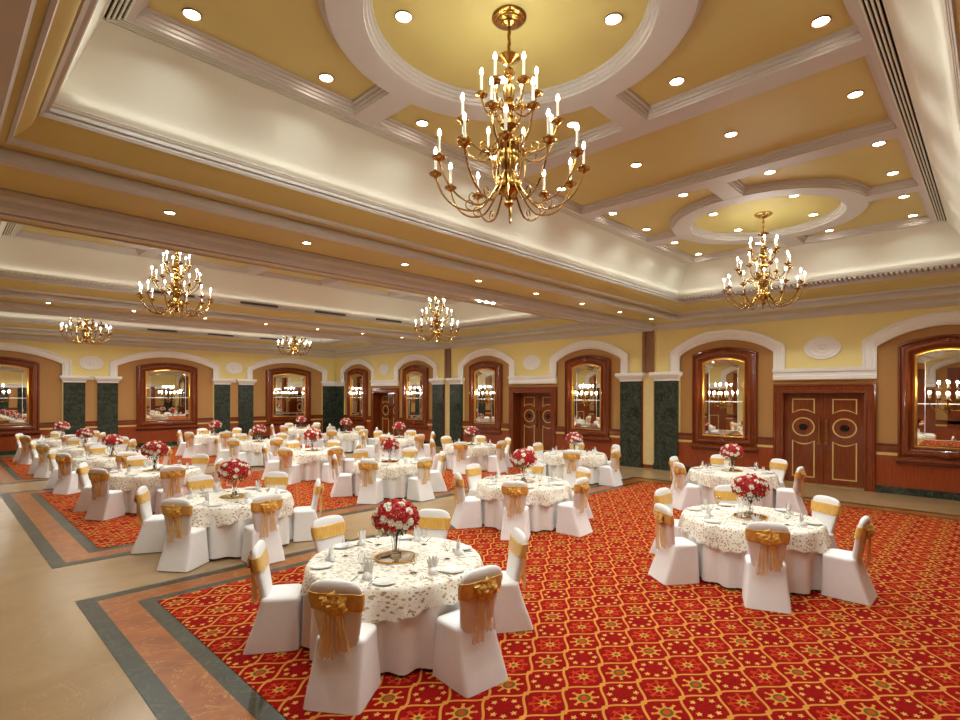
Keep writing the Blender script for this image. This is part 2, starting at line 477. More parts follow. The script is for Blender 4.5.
dn = [0]
def door(fn, c, rec, which):
    dn[0] += 1
    e = struct(empty('door_%d' % dn[0], fn(c, 0, 0))); off = Vector(e.location)
    def fin(m, name, mat, par=None, ang=30):
        m.map(fn); m.v = [tuple(Vector(p) - off) for p in m.v]; return m.build(name, mat, par or e, ang=ang)
    m = WB(fn)
    O = [(-1.16, 0), (-1.16, 2.7), (1.16, 2.7), (1.16, 0)]; I = [(-.92, 0), (-.92, 2.47), (.92, 2.47), (.92, 0)]
    prof = [(0, -.06), (0, .05), (.12, .08), (.22, .08), (.3, .05), (.75, .05), (.85, .07), (1, .06), (1, -rec)]
    m.loft([[(c + p[0] * (1 - t) + q[0] * t, p[1] * (1 - t) + q[1] * t, d) for p, q in zip(O, I)] for t, d in prof], closed=False)
    fin(m, 'door_frame', 'wood')
    m = WB(fn); m.wb(c - .93, c + .93, 0, .03, -rec, .03); s_ = fin(m, 'threshold', 'beige')
    for sg in (-1, 1):
        m = WB(fn); x0, x1 = sorted((c + sg * .004, c + sg * .92)); m.wb(x0, x1, .03, 2.46, -rec - .05, -rec)
        leaf = fin(m, 'door_leaf', 'wood')
        cx = c + sg * .47; hw = .27; n = 10; w = .028
        def strip(path_o, path_i, d=.012):
            q = WB(fn); dd = -rec
            q.loft([[(p[0], p[1], dd) for p in path_o], [(p[0], p[1], dd + d) for p in path_o], [(p[0], p[1], dd + d) for p in path_i], [(p[0], p[1], dd) for p in path_i]], closed=True)
            return q
        def pan(z0, z1, bot, top, k):
            h = hw - k
            P = []
            for i in range(n + 1):
                x = -h + 2 * h * i / n; P.append((cx + x, z0 + k + (bot * (1 - (x / h) ** 2) if bot else 0)))
            for i in range(n + 1):
                x = h - 2 * h * i / n; P.append((cx + x, z1 - k + (top * (1 - (x / h) ** 2) if top else 0)))
            return P
        i1 = strip(pan(1.90, 2.3, .09, 0, 0), pan(1.90, 2.3, .09, 0, w)); fin(i1, 'gold_inlay', 'inlay', leaf)
        i2 = strip(pan(.18, 1.18, 0, -.09, 0), pan(.18, 1.18, 0, -.09, w)); fin(i2, 'gold_inlay', 'inlay', leaf)
        el = lambda a, b: [(cx + a * math.cos(2 * PI * j / 32), 1.54 + b * math.sin(2 * PI * j / 32)) for j in range(32)]
        fin(strip(el(.27, .255), el(.238, .225)), 'gold_inlay', 'inlay', leaf)
        q = WB(fn); q.loft([[(p[0], p[1], d) for p in el(.1 * k, .085 * k)] for k, d in ((1, -rec), (1, -rec + .02), (.8, -rec + .035), (.4, -rec + .03), (.2, -rec + .05))], False, True)
        fin(q, 'boss', 'black', leaf)
        hx = c + sg * .085
        q = WB(fn); q.wb(hx - .018, hx + .018, 1.08, 1.78, -rec + .05, -rec + .08)
        for z in (1.14, 1.7): q.wb(hx - .035, hx + .035, z - .035, z + .035, -rec, -rec + .095)
        fin(q, 'door_handle', 'brass', leaf)
    return e

# wall_right_side with the doors (W1)
arch1 = []
for c in BAY:
    for sg in (-1, 1): arch1.append((c + sg * 2.505, 1.335, 3.61, 4.03))
wall_with_arches(W1p, U0, U2, arch1, 'wall_doors', BAY)
m = WB(W1p)
cur = U0
for c in BAY: m.wb(cur, c - .93, 0, 4.1, -.12, -.06); cur = c + .93
m.wb(cur, U2 + .1, 0, 4.1, -.12, -.06)
for c in BAY: m.wb(c - .93, c + .93, 2.46, 4.1, -.12, -.06)
struct(m.done('wall_niches', 'tan', smooth=False))
bayname = ['right bay', 'middle bay', 'far bay']
for i, c in enumerate(BAY):
    door(W1p, c, (.16, .42, .42)[i], i)
    m = WB(W1p); m.wb(c - 1.0, c + 1.0, 0, 2.6, -.62, -.5); struct(m.done('wall_behind_door_%d' % (i + 1), 'wood', smooth=False))
    hband(W1p, c - 1.17, c + 1.17)
    medallion(W1p, c, 3.64, 'white oval plaster medallion above the %s doors' % ('right', 'middle', 'farthest')[i])
    for sg in (-1, 1):
        cc = c + sg * 2.505
        archivolt(W1p, cc, 1.335, 3.61, 4.03, 1.635, 3.77, 4.35, 2.82 if 0 else 3.1)
        wall_mirror(W1p, cc, .56, .925, 'tall arched mirror in mahogany frame, %s of the %s double doors' % ('left' if sg > 0 else 'right', ('right-hand', 'middle', 'farthest')[i]))
        a, b = sorted((c + sg * 1.16, c + sg * (3.87)))
        wainscot(W1p, a, b)
        a, b = sorted((c + sg * 3.87, c + sg * 4.63))
        if i == 0 and sg < 0: continue
        pilaster(W1p, a, b, {(0, 1): 'dark green marble pilaster just right of the first partition strip', (1, -1): 'dark green marble pilaster just left of the first partition strip',
                  (1, 1): 'dark green marble pilaster just right of the second partition strip', (2, -1): 'dark green marble pilaster just left of the second partition strip',
                  (2, 1): 'dark green marble pilaster on the door wall in the far corner'}[(i, sg)])
for dv in DIV:
    m = WB(W1p); m.wb(dv - .2, dv - .1, 3.1, 4.6, -.02, .05); m.wb(dv + .1, dv + .2, 3.1, 4.6, -.02, .05); m.wb(dv - .1, dv + .1, 3.1, 4.6, -.02, .02)
    struct(m.done(trimname(), 'pocket', smooth=False))
    m = WB(W1p); m.wb(dv - .2, dv + .2, .12, 3.1, -.06, .03); struct(m.done(trimname(), 'cream', smooth=False))
    m = WB(W1p); m.wb(dv - .2, dv + .2, 0, .12, -.06, .05); m.wb(dv + .17, dv + .215, .12, 2.86, .02, .06); struct(m.done(trimname(), 'wood', smooth=False))

# far left wall (W2)
arch2 = [(7.7 + k * 5.86, 1.97, 3.60, 4.05) for k in (-1, 0, 1)]
wall_with_arches(W2p, VB, V1, arch2, 'wall_left')
m = WB(W2p); m.wb(VB, V1 + .06, 0, 4.1, -.12, -.06); struct(m.done('wall_left_niches', 'tan', smooth=False))
nm2 = ['at the left edge of the photo', 'in the middle of the far left wall', 'nearest the corner on the far left wall']
for k, (c, h, zs, zc) in enumerate(arch2):
    archivolt(W2p, c, h, zs, zc, h + .3, 3.74, 4.37, 3.1)
    wall_mirror(W2p, c, .88, 1.26, 'wide arched mirror in mahogany frame ' + nm2[k])
    wainscot(W2p, c - h, c + h)
for k, g in enumerate((4.79, 10.66)):
    for sg in (-1, 1):
        a, b = sorted((g + sg * .215, g + sg * .94))
        pilaster(W2p, a, b, 'dark green marble pilaster, %s of the %s pair on the far left wall' % ('right' if sg > 0 else 'left', ('left', 'right')[k]))
    m = WB(W2p); m.wb(g - .215, g + .215, 0, 2.95, -.06, .006); struct(m.done(trimname(), 'tan', smooth=False))
    wainscot(W2p, g - .215, g + .215)
    hband(W2p, g - .23, g + .23, 2.98, 3.12)
    medallion(W2p, g, 3.68, 'white oval plaster medallion above the %s pilaster pair on the far left wall' % ('left', 'right')[k])
pilaster(W2p, 15.56, 16.36, 'dark green marble pilaster on the far left wall in the corner')
# walls behind the viewer, seen in the mirrors
W3p = lambda s, z, d: (VB + d, s, z)
wall_with_arches(W3p, U0, U2, arch1, 'wall_back', BAY)
m = WB(W3p); m.wb(U0, U2, 0, 4.1, -.12, -.06); struct(m.done('wall_back_niches', 'tan', smooth=False))
for c in BAY:
    hband(W3p, c - 1.17, c + 1.17)
    m = WB(W3p); m.wb(c - 1.16, c + 1.16, 0, 2.7, -.06, .05); struct(m.done(trimname(), 'wood', smooth=False))
    m = WB(W3p)
    for sg in (-1, 1):
        for z0, z1 in ((.2, 1.15), (1.9, 2.3)):
            for q in ((-.27, -.24, z0, z1), (.24, .27, z0, z1), (-.27, .27, z0, z0 + .03), (-.27, .27, z1 - .03, z1)): m.wb(c + sg * .47 + q[0], c + sg * .47 + q[1], q[2], q[3], .05, .062)
    struct(m.done(trimname(), 'inlay', smooth=False))
    for sg in (-1, 1):
        cc = c + sg * 2.505
        archivolt(W3p, cc, 1.335, 3.61, 4.03, 1.635, 3.77, 4.35, 3.1)
        a, b = sorted((c + sg * 1.16, c + sg * 3.87)); wainscot(W3p, a, b)
        m = WB(W3p); m.wb(cc - .92, cc + .92, .85, 3.7, -.06, .05); struct(m.done(trimname(), 'wood', smooth=False))
        a, b = sorted((c + sg * 3.87, c + sg * 4.63)); m = WB(W3p); m.wb(a, b, 0, 2.86, 0, .1); struct(m.done(trimname(), 'green', smooth=False))
        m = WB(W3p); m.wb(a - .1, b + .1, 2.86, 3.12, 0, .2); struct(m.done(trimname(), 'walltrim', smooth=False))
fn = lambda s, z, d: (s, U0 + d, z)
m = WB(fn); m.wb(VB, V1, 3.12, WTOP, -.12, 0); struct(m.done('wall_right', 'wallyellow', smooth=False))
m = WB(fn); m.wb(VB, V1, 0, 3.12, -.12, -.02); struct(m.done('wall_right_lower', 'tan', smooth=False))
hband(fn, VB, V1); wainscot(fn, VB, V1)
for k, c in enumerate((1.8, 7.64, 13.5)):
    m = WB(fn); m.wb(c - 1.2, c + 1.2, .85, 3.0, -.02, .06); struct(m.done(trimname(), 'wood', smooth=False))
    for sg in (-1, 1):
        m = WB(fn); m.wb(c + sg * 2.3 - .35, c + sg * 2.3 + .35, 0, 2.84, -.02, .1); struct(m.done(trimname(), 'green', smooth=False))

# ------------------------------------------------------------------ ceiling
SZ = 4.67
def rect(c, hv, hu, z, off=0):
    """hv: half length, or (low, high) distances from the hall's middle"""
    a, b = hv if isinstance(hv, tuple) else (hv, hv)
    a += off; b += off; hu += off
    return [(VC - a, c - hu, z), (VC + b, c - hu, z), (VC + b, c + hu, z), (VC - a, c + hu, z)]
def cl(c, levels, mat, name=None):
    """levels: (half v, half u, z)"""
    m = MB(); m.loft([rect(c, a, b, z) for a, b, z in levels]); return struct(m.build(name or trimname(), mat, ang=30))
LIP = ((7.2, 8.04), 3.645); LIPU = ((7.4, 8.115), 3.72); CLO = ((7.08, 7.93), 3.43); CHI = ((6.94, 7.38), 3.12); TOP = ((6.82, 6.92), 3.06); SLO = ((6.54, 6.42), 2.61)
def tier(c, levels, mat, name=None):
    """levels: (tier, offset, z)"""
    m = MB(); m.loft([rect(c, T[0], T[1], z, o) for T, o, z in levels]); return struct(m.build(name or trimname(), mat, ang=30))
for i, c in enumerate(BAY):
    m = MB(); m.loft([rect(c, V1 - VC, 4.595, SZ), rect(c, LIPU[0], LIPU[1], SZ, -.005)]); struct(m.build('ceiling' if i == 0 else 'ceiling_soffit_%d' % i, 'yellow', ang=30))
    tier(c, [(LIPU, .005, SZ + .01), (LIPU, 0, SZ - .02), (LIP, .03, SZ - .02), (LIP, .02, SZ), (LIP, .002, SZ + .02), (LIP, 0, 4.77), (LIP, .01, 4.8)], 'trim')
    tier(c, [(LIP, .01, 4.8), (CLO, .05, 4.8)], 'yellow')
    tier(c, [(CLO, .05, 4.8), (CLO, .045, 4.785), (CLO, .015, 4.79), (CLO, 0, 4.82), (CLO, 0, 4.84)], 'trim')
    lv = []
    for t in [j / 8 for j in range(9)]:
        bow = .035 * math.sin(PI * t); q = [CLO[0][k] + (CHI[0][k] - CLO[0][k]) * t for k in (0, 1)]
        lv.append((((q[0], q[1]), CLO[1] + (CHI[1] - CLO[1]) * t), -bow, 4.84 + .16 * t))
    tier(c, lv, 'yellow')
    MID = ((TOP[0][0] + .03, TOP[0][1] + .38), TOP[1] + .02)
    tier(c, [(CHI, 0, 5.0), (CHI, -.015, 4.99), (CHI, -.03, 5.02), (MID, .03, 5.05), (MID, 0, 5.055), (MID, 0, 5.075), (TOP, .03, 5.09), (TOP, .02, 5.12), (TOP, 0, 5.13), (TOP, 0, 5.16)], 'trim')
    tier(c, [(TOP, .015, 5.11), (TOP, -.004, 5.15), (SLO, 0, 5.84)], 'white', 'ceiling_cove_%d' % (i + 1))
    # slots: dark channel with cream bars
    tier(c, [(SLO, 0, 5.84), (SLO, 0, 5.9), (SLO, -.16, 5.9), (SLO, -.16, 5.84)], 'slot')
    m = MB()
    for k in range(5):
        o = k * .036; w = .016 if k else .012
        m.loft([rect(c, SLO[0], SLO[1], z, -oo) for oo, z in ((o, 5.84), (o + w, 5.84), (o + w, 5.87), (o, 5.87), (o, 5.84))])
    g = tag(m.build('linear_air_grille', 'white', ang=20), 'slotted linear air grille framing the coffered ceiling of the ' + bayname[i], 'grille')
    # frame and stepped moulding up to the panels
    INN = ((SLO[0][0] - .16, SLO[0][1] - .16), SLO[1] - .16)
    tier(c, [(INN, -o, z) for o, z in ((0, 5.84), (.06, 5.84), (.062, 5.865), (.075, 5.87), (.08, 5.9), (.1, 5.905), (.105, 5.935), (.125, 5.94), (.13, 5.98))], 'trim')
    m = MB(); m.loft([rect(c, INN[0], INN[1], 5.97, .1), rect(c, .02, .02, 5.97)], cap1=True); struct(m.build('ceiling_panels_%d' % (i + 1), 'yellow', smooth=False))
    # coffer beams and rings
    P = [(.0, 5.84), (.16, 5.84), (.165, 5.862), (.18, 5.868), (.185, 5.895), (.205, 5.9), (.21, 5.93), (.235, 5.937), (.24, 5.975)]
    full = [(-x, z) for x, z in reversed(P)] + P[1:]
    m = MB(); e0, e1, e2 = INN[0][0] - .058, INN[0][1] - .058, INN[1] - .058
    for bv in (6.44, 8.84):
        m.loft([[(bv + x, c - e2, z) for x, z in full], [(bv + x, c + e2, z) for x, z in full]], closed=False)
    for rv in (3.82, 11.46):
        full2 = [(x, z) for x, z in full]
        for sg in (-1, 1):
            m.loft([[(rv + x, c + sg * 1.5, z + .0004) for x, z in full2], [(rv + x, c + sg * e2, z + .0004) for x, z in full2]], closed=False)
        for lo, hi in ((rv - 1.5, VC - e0 if rv < VC else 8.84), (6.44 if rv < VC else VC + e1, rv + 1.5)):
            m.loft([[(lo, c + x, z + .0008) for x, z in full2], [(hi, c + x, z + .0008) for x, z in full2]], closed=False)
    struct(m.build(trimname(), 'trim', ang=25))
    for rv in (3.82, 11.46):
        m = MB(); pr = [(1.27, 5.975), (1.272, 5.94), (1.29, 5.935), (1.295, 5.905), (1.315, 5.9), (1.32, 5.87), (1.345, 5.862), (1.35, 5.838), (1.68, 5.838), (1.685, 5.862), (1.7, 5.868), (1.705, 5.9), (1.725, 5.905), (1.73, 5.937), (1.755, 5.94), (1.76, 5.975)]
        m.lathe(pr, 72, rv, c, cap=False); struct(m.build(trimname(), 'trim', ang=25))
# dentil louvres on the ledge: long side facing the doors wall, and the far side of the middle bay
for i, c in enumerate(BAY):
    m = MB(); d = MB()
    u = c - TOP[1] + .05
    xa, xb = VC + TOP[0][1] + .05, VC + TOP[0][1] + .36; za, zb = 5.089, 5.0755
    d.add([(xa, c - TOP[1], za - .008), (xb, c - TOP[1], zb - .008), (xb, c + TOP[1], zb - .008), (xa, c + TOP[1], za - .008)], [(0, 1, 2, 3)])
    while u < c + TOP[1] - .05:
        m.add([(xa, u, za - .035), (xa, u + .055, za - .035), (xb, u + .055, zb - .035), (xb, u, zb - .035), (xa, u, za), (xa, u + .055, za), (xb, u + .055, zb), (xb, u, zb)],
              [(0, 3, 2, 1), (4, 5, 6, 7), (0, 1, 5, 4), (1, 2, 6, 5), (2, 3, 7, 6), (3, 0, 4, 7)]); u += .095
    if i == 1:
        v = VC - TOP[0][0] + .1; y0 = c + TOP[1]
        while v < 3.4:
            m.box(v, v + .05, y0 - .03, y0 + .05, 5.09, 5.15); v += .11
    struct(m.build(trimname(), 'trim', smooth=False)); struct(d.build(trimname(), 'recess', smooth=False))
# dark return air vents on the ledge of the middle and far bays
vlabels = ['leftmost', 'second from left', 'third from left', 'rightmost']
for i in (1, 2):
    for j, v in enumerate((4.6, 7.0, 9.4, 11.8)):
        m = MB(); m.box(-.75, .75, -.03, .03, -.05, .05)
        for q in range(30): m.box(-.74 + q * .05, -.73 + q * .05, -.045, -.03, -.05, .05)
        o = m.build('air_vent', 'vent', smooth=False); o.location = (v, BAY[i] + TOP[1] - .02, 5.10); o.scale = (.75, .8, .6)
        tag(o, 'dark return air vent, %s on the %s ledge' % (vlabels[j], ('middle bay', 'far bay')[i - 1]), 'vent')
# wall cornices and partition beams
def cornice(fn, s0, s1):
    m = WB(fn); prof = [(0, 4.46), (.03, 4.46), (.045, 4.49), (.06, 4.56), (.1, 4.6), (.12, 4.66), (.16, 4.665), (.16, 4.69), (0, 4.69)]
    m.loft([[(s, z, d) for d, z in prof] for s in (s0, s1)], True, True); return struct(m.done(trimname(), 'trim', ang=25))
cornice(W1p, U0, U2); cornice(W2p, VB, V1)
cornice(lambda s, z, d: (VB + d, s, z), U0, U2); cornice(lambda s, z, d: (s, U0 + d, z), VB, V1)
for dv in DIV:
    prof = [(.27, 4.69), (.27, 4.655), (.25, 4.65), (.24, 4.6), (.19, 4.56), (.17, 4.49), (.14, 4.46)]
    for sg in (-1, 1):
        m = MB(); pp = prof + [(.035, 4.46), (.035, 4.69)]
        m.loft([[(v, dv + sg * x, z) for x, z in pp] for v in (VB, V1)], True, True); struct(m.build(trimname(), 'trim', ang=25))
    m = MB(); m.box(VB, V1, dv - .035, dv + .035, 4.56, 4.69); struct(m.build(trimname(), 'slot', smooth=False))
m = MB(); m.box(VB - .3, V1 + .7, U0 - .3, U2 + .3, 6.05, 6.15); struct(m.build('ceiling_slab', 'slot', smooth=False))

# ------------------------------------------------------------------ downlights
def proto_downlight(r=.085):
    e = empty('recessed_downlight')
    m = MB(); m.lathe([(r * .8, .02), (r * .82, 0), (r * .9, -.008), (r, -.004), (r, .004)], 24, cap=False); m.build('bezel', 'pocket', e)
    m = MB(); m.lathe([(r * .82, 0), (r * .62, .03), (r * .6, .032)], 24, cap=False); m.build('reflector', 'porcelain', e)
    m = MB(); m.lathe([(.001, .004), (r * .5, .003), (r * .81, .002)], 24, cap=False); m.build('lamp', 'lamp', e)
    return e
DL = proto_downlight()
DLr = [1.72, 3.12, 4.52, 5.92, 7.64, 9.37, 10.77, 12.17, 13.57]; DLc = [-2.11, -.70, .71, 2.12]
def spot(loc, e, blend=.9, size=150, rad=.06):
    l = bpy.data.lights.new('downlight_lamp', 'SPOT'); l.energy = e; l.spot_size = math.radians(size); l.spot_blend = blend; l.shadow_soft_size = rad
    l.color = (.93, 1, .96); return l
LD = spot(None, 1, 1); LD.energy = 52
LD2 = spot(None, 1, 1); LD2.energy = 230
LS = spot(None, 1, 1, 120); LS.energy = 24
for i, c in enumerate(BAY):
    for a, v in enumerate(DLr):
        for b, du in enumerate(DLc):
            if i and (a not in (1, 3, 5, 7) or b not in (1, 2)): continue
            if abs(v - 6.44) < .25: continue
            o = inst(DL, (v, c + du, 5.962))
            tag(o, 'round ceiling downlight, %s row from the door wall, %s from the right, %s' % (ORD[8 - a], ORD[b], bayname[i]), 'ceiling light', 'coffer downlights of the ' + bayname[i])
            lo = bpy.data.objects.new('downlight_lamp', LD if i == 0 else LD2); C.objects.link(lo); lo.location = (v, c + du, 5.93)
SVS = [2.1 + 1.85 * k for k in range(-1, 8)]
for us, nm in ((DIV[0] - .76, 'near beam'), (DIV[0] + .76, 'near beam back side'), (DIV[1] - .76, 'second beam'), (DIV[1] + .76, 'second beam back side')):
    for k, v in enumerate(SVS):
        o = inst(DL, (v, us, SZ - .008), 0, .8)
        tag(o, 'small downlight in %s soffit, %s from the door wall' % (nm, ORD[8 - k]), 'ceiling light', 'soffit downlights of the ' + nm)
        lo = bpy.data.objects.new('downlight_lamp', LS); C.objects.link(lo); lo.location = (v, us, SZ - .04)
# three small lamps on the beam underside
for k, v in enumerate((8.45, 8.68, 8.9)):
    m = MB(); m.lathe([(.03, .03), (.035, 0), (.025, -.02), (.004, -.022)], 16)
    o = m.build('beam_lamp', 'lamp'); o.location = (v, DIV[0] + .0, 4.455)
    tag(o, 'tiny bright lamp under the near beam, %s of three' % ('left', 'middle', 'right')[k], 'ceiling light', 'three tiny lamps under the near beam')

# concealed cove strips on the ledge, shining up the white canted wall
for i, c in enumerate(BAY):
    x0, x1, y0, y1 = VC - TOP[0][0], VC + TOP[0][1], c - TOP[1], c + TOP[1]
    for (px_, py_, L, rz) in (((x0 + x1) / 2, y0 + .09, x1 - x0 - .3, 0), ((x0 + x1) / 2, y1 - .09, x1 - x0 - .3, PI), (x0 + .09, c, y1 - y0 - .3, -PI / 2), (x1 - .09, c, y1 - y0 - .3, PI / 2)):
        l = bpy.data.lights.new('cove_strip', 'AREA'); l.shape = 'RECTANGLE'; l.size = L; l.size_y = .06; l.energy = .24 * L; l.color = (1, .98, .92)
        lo = bpy.data.objects.new('cove_strip', l); C.objects.link(lo); lo.location = (px_, py_, 5.16); lo.rotation_euler = (PI - .25, 0, rz)

# ------------------------------------------------------------------ chandelier (origin at ceiling)
def proto_chandelier():
    e = empty('brass_chandelier')
    m = MB(); m.lathe([(.165, 0), (.165, -.015), (.15, -.03), (.12, -.035), (.115, -.05), (.08, -.06), (.07, -.075), (.03, -.085), (.005, -.09)], 32, cap=False); m.build('ceiling_rose', 'brass', e)
    m = MB(); m.tube([(0, 0, -.08), (0, 0, -.36)], .012)
    for k in range(5):
        z = -.16 - k * .05; a = [(.018 * math.cos(t) * (1 if k % 2 else 0), .018 * math.cos(t) * (0 if k % 2 else 1), z + .03 * math.sin(t)) for t in [2 * PI * j / 10 for j in range(11)]]
        m.tube(a, .005, 6)
    m.build('chain', 'brass', e)
    m = MB(); m.lathe([(.01, -.34), (.05, -.36), (.105, -.385), (.108, -.395), (.06, -.42), (.02, -.45), (.015, -.48), (.04, -.5), (.058, -.53), (.04, -.57), (.016, -.59), (.015, -.62), (.03, -.64),
                (.05, -.66), (.055, -.72), (.05, -.78), (.03, -.8), (.065, -.83), (.07, -.86), (.035, -.89), (.03, -.94), (.055, -.97), (.09, -1.0), (.095, -1.04), (.05, -1.08), (.035, -1.12), (.06, -1.15), (.11, -1.18),
                (.115, -1.22), (.07, -1.25), (.09, -1.3), (.1, -1.36), (.07, -1.42), (.06, -1.46), (.1, -1.52), (.125, -1.58), (.13, -1.62), (.11, -1.66), (.05, -1.69), (.025, -1.71), (.04, -1.74), (.045, -1.77), (.02, -1.8), (.002, -1.81)], 28, cap=False)
    m.build('stem', 'brass', e)
    # cage of rods round the lower stem
    for k in range(8):
        a = 2 * PI * k / 8; m = MB()
        m.tube([(r * math.cos(a), r * math.sin(a), z) for r, z in ((.05, -1.16), (.12, -1.18), (.15, -1.22), (.15, -1.5), (.12, -1.56), (.08, -1.58))], .008, 6)
        m.build('cage_rod', 'brass', e)
    def arm(a, R, z0, zd, zc, ch, r0):
        ca, sa = math.cos(a), math.sin(a)
        P = [(r0, z0), (r0 + (R - r0) * .12, z0 - .5 * (z0 - zd)), (r0 + (R - r0) * .3, zd + .01), (r0 + (R - r0) * .5, zd), (r0 + (R - r0) * .72, zd + (zc - zd) * .16), (r0 + (R - r0) * .9, zd + (zc - zd) * .5), (R, zc - .02), (R, zc)]
        Q = []
        for i in range(len(P) - 1):
            p0 = P[max(0, i - 1)]; p1 = P[i]; p2 = P[i + 1]; p3 = P[min(len(P) - 1, i + 2)]
            for j in range(3):
                t = j / 3
                Q.append(tuple(.5 * ((2 * p1[d]) + (-p0[d] + p2[d]) * t + (2 * p0[d] - 5 * p1[d] + 4 * p2[d] - p3[d]) * t * t + (-p0[d] + 3 * p1[d] - 3 * p2[d] + p3[d]) * t ** 3) for d in (0, 1)))
        Q.append(P[-1])
        m = MB(); m.tube([(q[0] * ca, q[0] * sa, q[1]) for q in Q], .0095, 6)
        ao = m.build('arm', 'brass', e)
        # inner scroll
        m = MB(); sp = []
        for j in range(16):
            t = j / 15; ang = -PI / 2 + t * 3.2 * PI / 1.6; rr = .055 * (1 - .7 * t)
            sp.append(((r0 + (R - r0) * .45 + rr * math.cos(ang)) * ca, (r0 + (R - r0) * .45 + rr * math.cos(ang)) * sa, zd + .06 + rr * math.sin(ang)))
        m.tube(sp, .006, 5); m.build('scroll', 'brass', ao)
        x, y = R * ca, R * sa
        m = MB(); m.lathe([(.008, zc - .035), (.02, zc - .025), (.03, zc - .012), (.058, zc + .0), (.062, zc + .012), (.05, zc + .008), (.02, zc + .004), (.018, zc + .03), (.022, zc + .045), (.005, zc + .046)], 16, x, y); m.build('drip_pan', 'brass', ao)
        m = MB(); m.lathe([(.013, zc + .04), (.013, zc + ch)], 10, x, y); m.build('candle_tube', 'candle', ao)
        zb = zc + ch
        m = MB(); m.lathe([(.006, zb), (.014, zb + .008), (.017, zb + .022), (.012, zb + .042), (.005, zb + .058), (.001, zb + .066)], 10, x, y); m.build('candle_bulb', 'bulb', ao)
    for k in range(12): arm(2 * PI * (k + .3) / 12, .70, -1.56, -1.82, -1.47, .2, .09)
    for k in range(8): arm(2 * PI * (k + .5) / 8, .47, -1.18, -1.32, -1.08, .19, .07)
    for k in range(6): arm(2 * PI * (k + .2) / 6, .26, -.86, -.94, -.74, .2, .04)
    return e
CH = proto_chandelier()
CHL = ['large brass candle chandelier hanging nearest the camera', 'brass candle chandelier in the right bay near the door wall', 'brass candle chandelier at left in the middle bay',
       'brass candle chandelier in the middle bay near the door wall', 'brass candle chandelier in the far bay at the left edge', 'brass candle chandelier in the far bay near the corner']
k = 0
for c in BAY:
    for v in (3.82, 11.46):
        o = inst(CH, (v, c, 5.97), .15 * k); tag(o, CHL[k], 'chandelier', 'brass chandeliers')
        k += 1

# ------------------------------------------------------------------ wall sconces in front of the mirrors (x out of the wall)
def proto_sconce():
    e = empty('wall_sconce')
    m = MB(); m.loft([[(x, .07 * k * math.cos(2 * PI * j / 20), 2.1 + .13 * k * math.sin(2 * PI * j / 20)) for j in range(20)] for x, k in ((0, 1), (.015, 1), (.03, .8), (.04, .4), (.06, .3))], False, True)
    m.build('backplate', 'brass', e)
    m = MB(); m.tube([(.04, 0, 2.1), (.1, 0, 2.08), (.14, 0, 2.1)], .012); m.lathe([(.003, 1.95), (.02, 1.97), (.028, 2.0), (.015, 2.04), (.03, 2.07), (.045, 2.11), (.03, 2.16), (.014, 2.2), (.022, 2.26), (.012, 2.32), (.012, 2.42), (.003, 2.45)], 14, .14, 0, False)
    m.build('stem', 'brass', e)
    for y, zc, x in ((-.33, 2.32, .2), (-.17, 2.3, .3), (0, 2.29, .34), (.17, 2.3, .3), (.33, 2.32, .2), (-.16, 2.55, .16), (0, 2.56, .22), (.16, 2.55, .16)):
        m = MB(); z0 = 2.1 if zc < 2.4 else 2.32
        m.tube([(.14, 0, z0), (.14 + (x - .14) * .4, y * .4, z0 - .05), (.14 + (x - .14) * .8, y * .8, z0 - .03), (x, y, zc - .06), (x, y, zc)], .008, 6); a = m.build('arm', 'brass', e)
        m = MB(); m.lathe([(.006, zc - .01), (.035, zc + .008), (.04, zc + .016), (.015, zc + .012), (.012, zc + .03)], 12, x, y); m.build('drip_pan', 'brass', a)
        m = MB(); m.lathe([(.011, zc + .02), (.011, zc + .12)], 8, x, y); m.build('candle_tube', 'candle', a)
        m = MB(); m.lathe([(.006, zc + .12), (.016, zc + .13), (.019, zc + .15), (.012, zc + .172), (.002, zc + .19)], 10, x, y); m.build('candle_bulb', 'bulb', a)
    return e
SC = proto_sconce()
def sconce(loc, rz, label):
    o = inst(SC, loc, rz); tag(o, label, 'wall lamp', 'brass wall sconces')
for i, c in enumerate(BAY):
    for sg in (1, -1):
        sconce((V1 - .05, c + sg * 2.505, 0), PI, 'lit brass candle sconce on the mirror %s of the %s double doors' % ('left' if sg > 0 else 'right', ('right-hand', 'middle', 'farthest')[i]))
for k, (c, h, zs, zc) in enumerate(arch2):
    sconce((c, U2 - .05, 0), -PI / 2, 'lit brass candle sconce on the wide mirror ' + nm2[k])

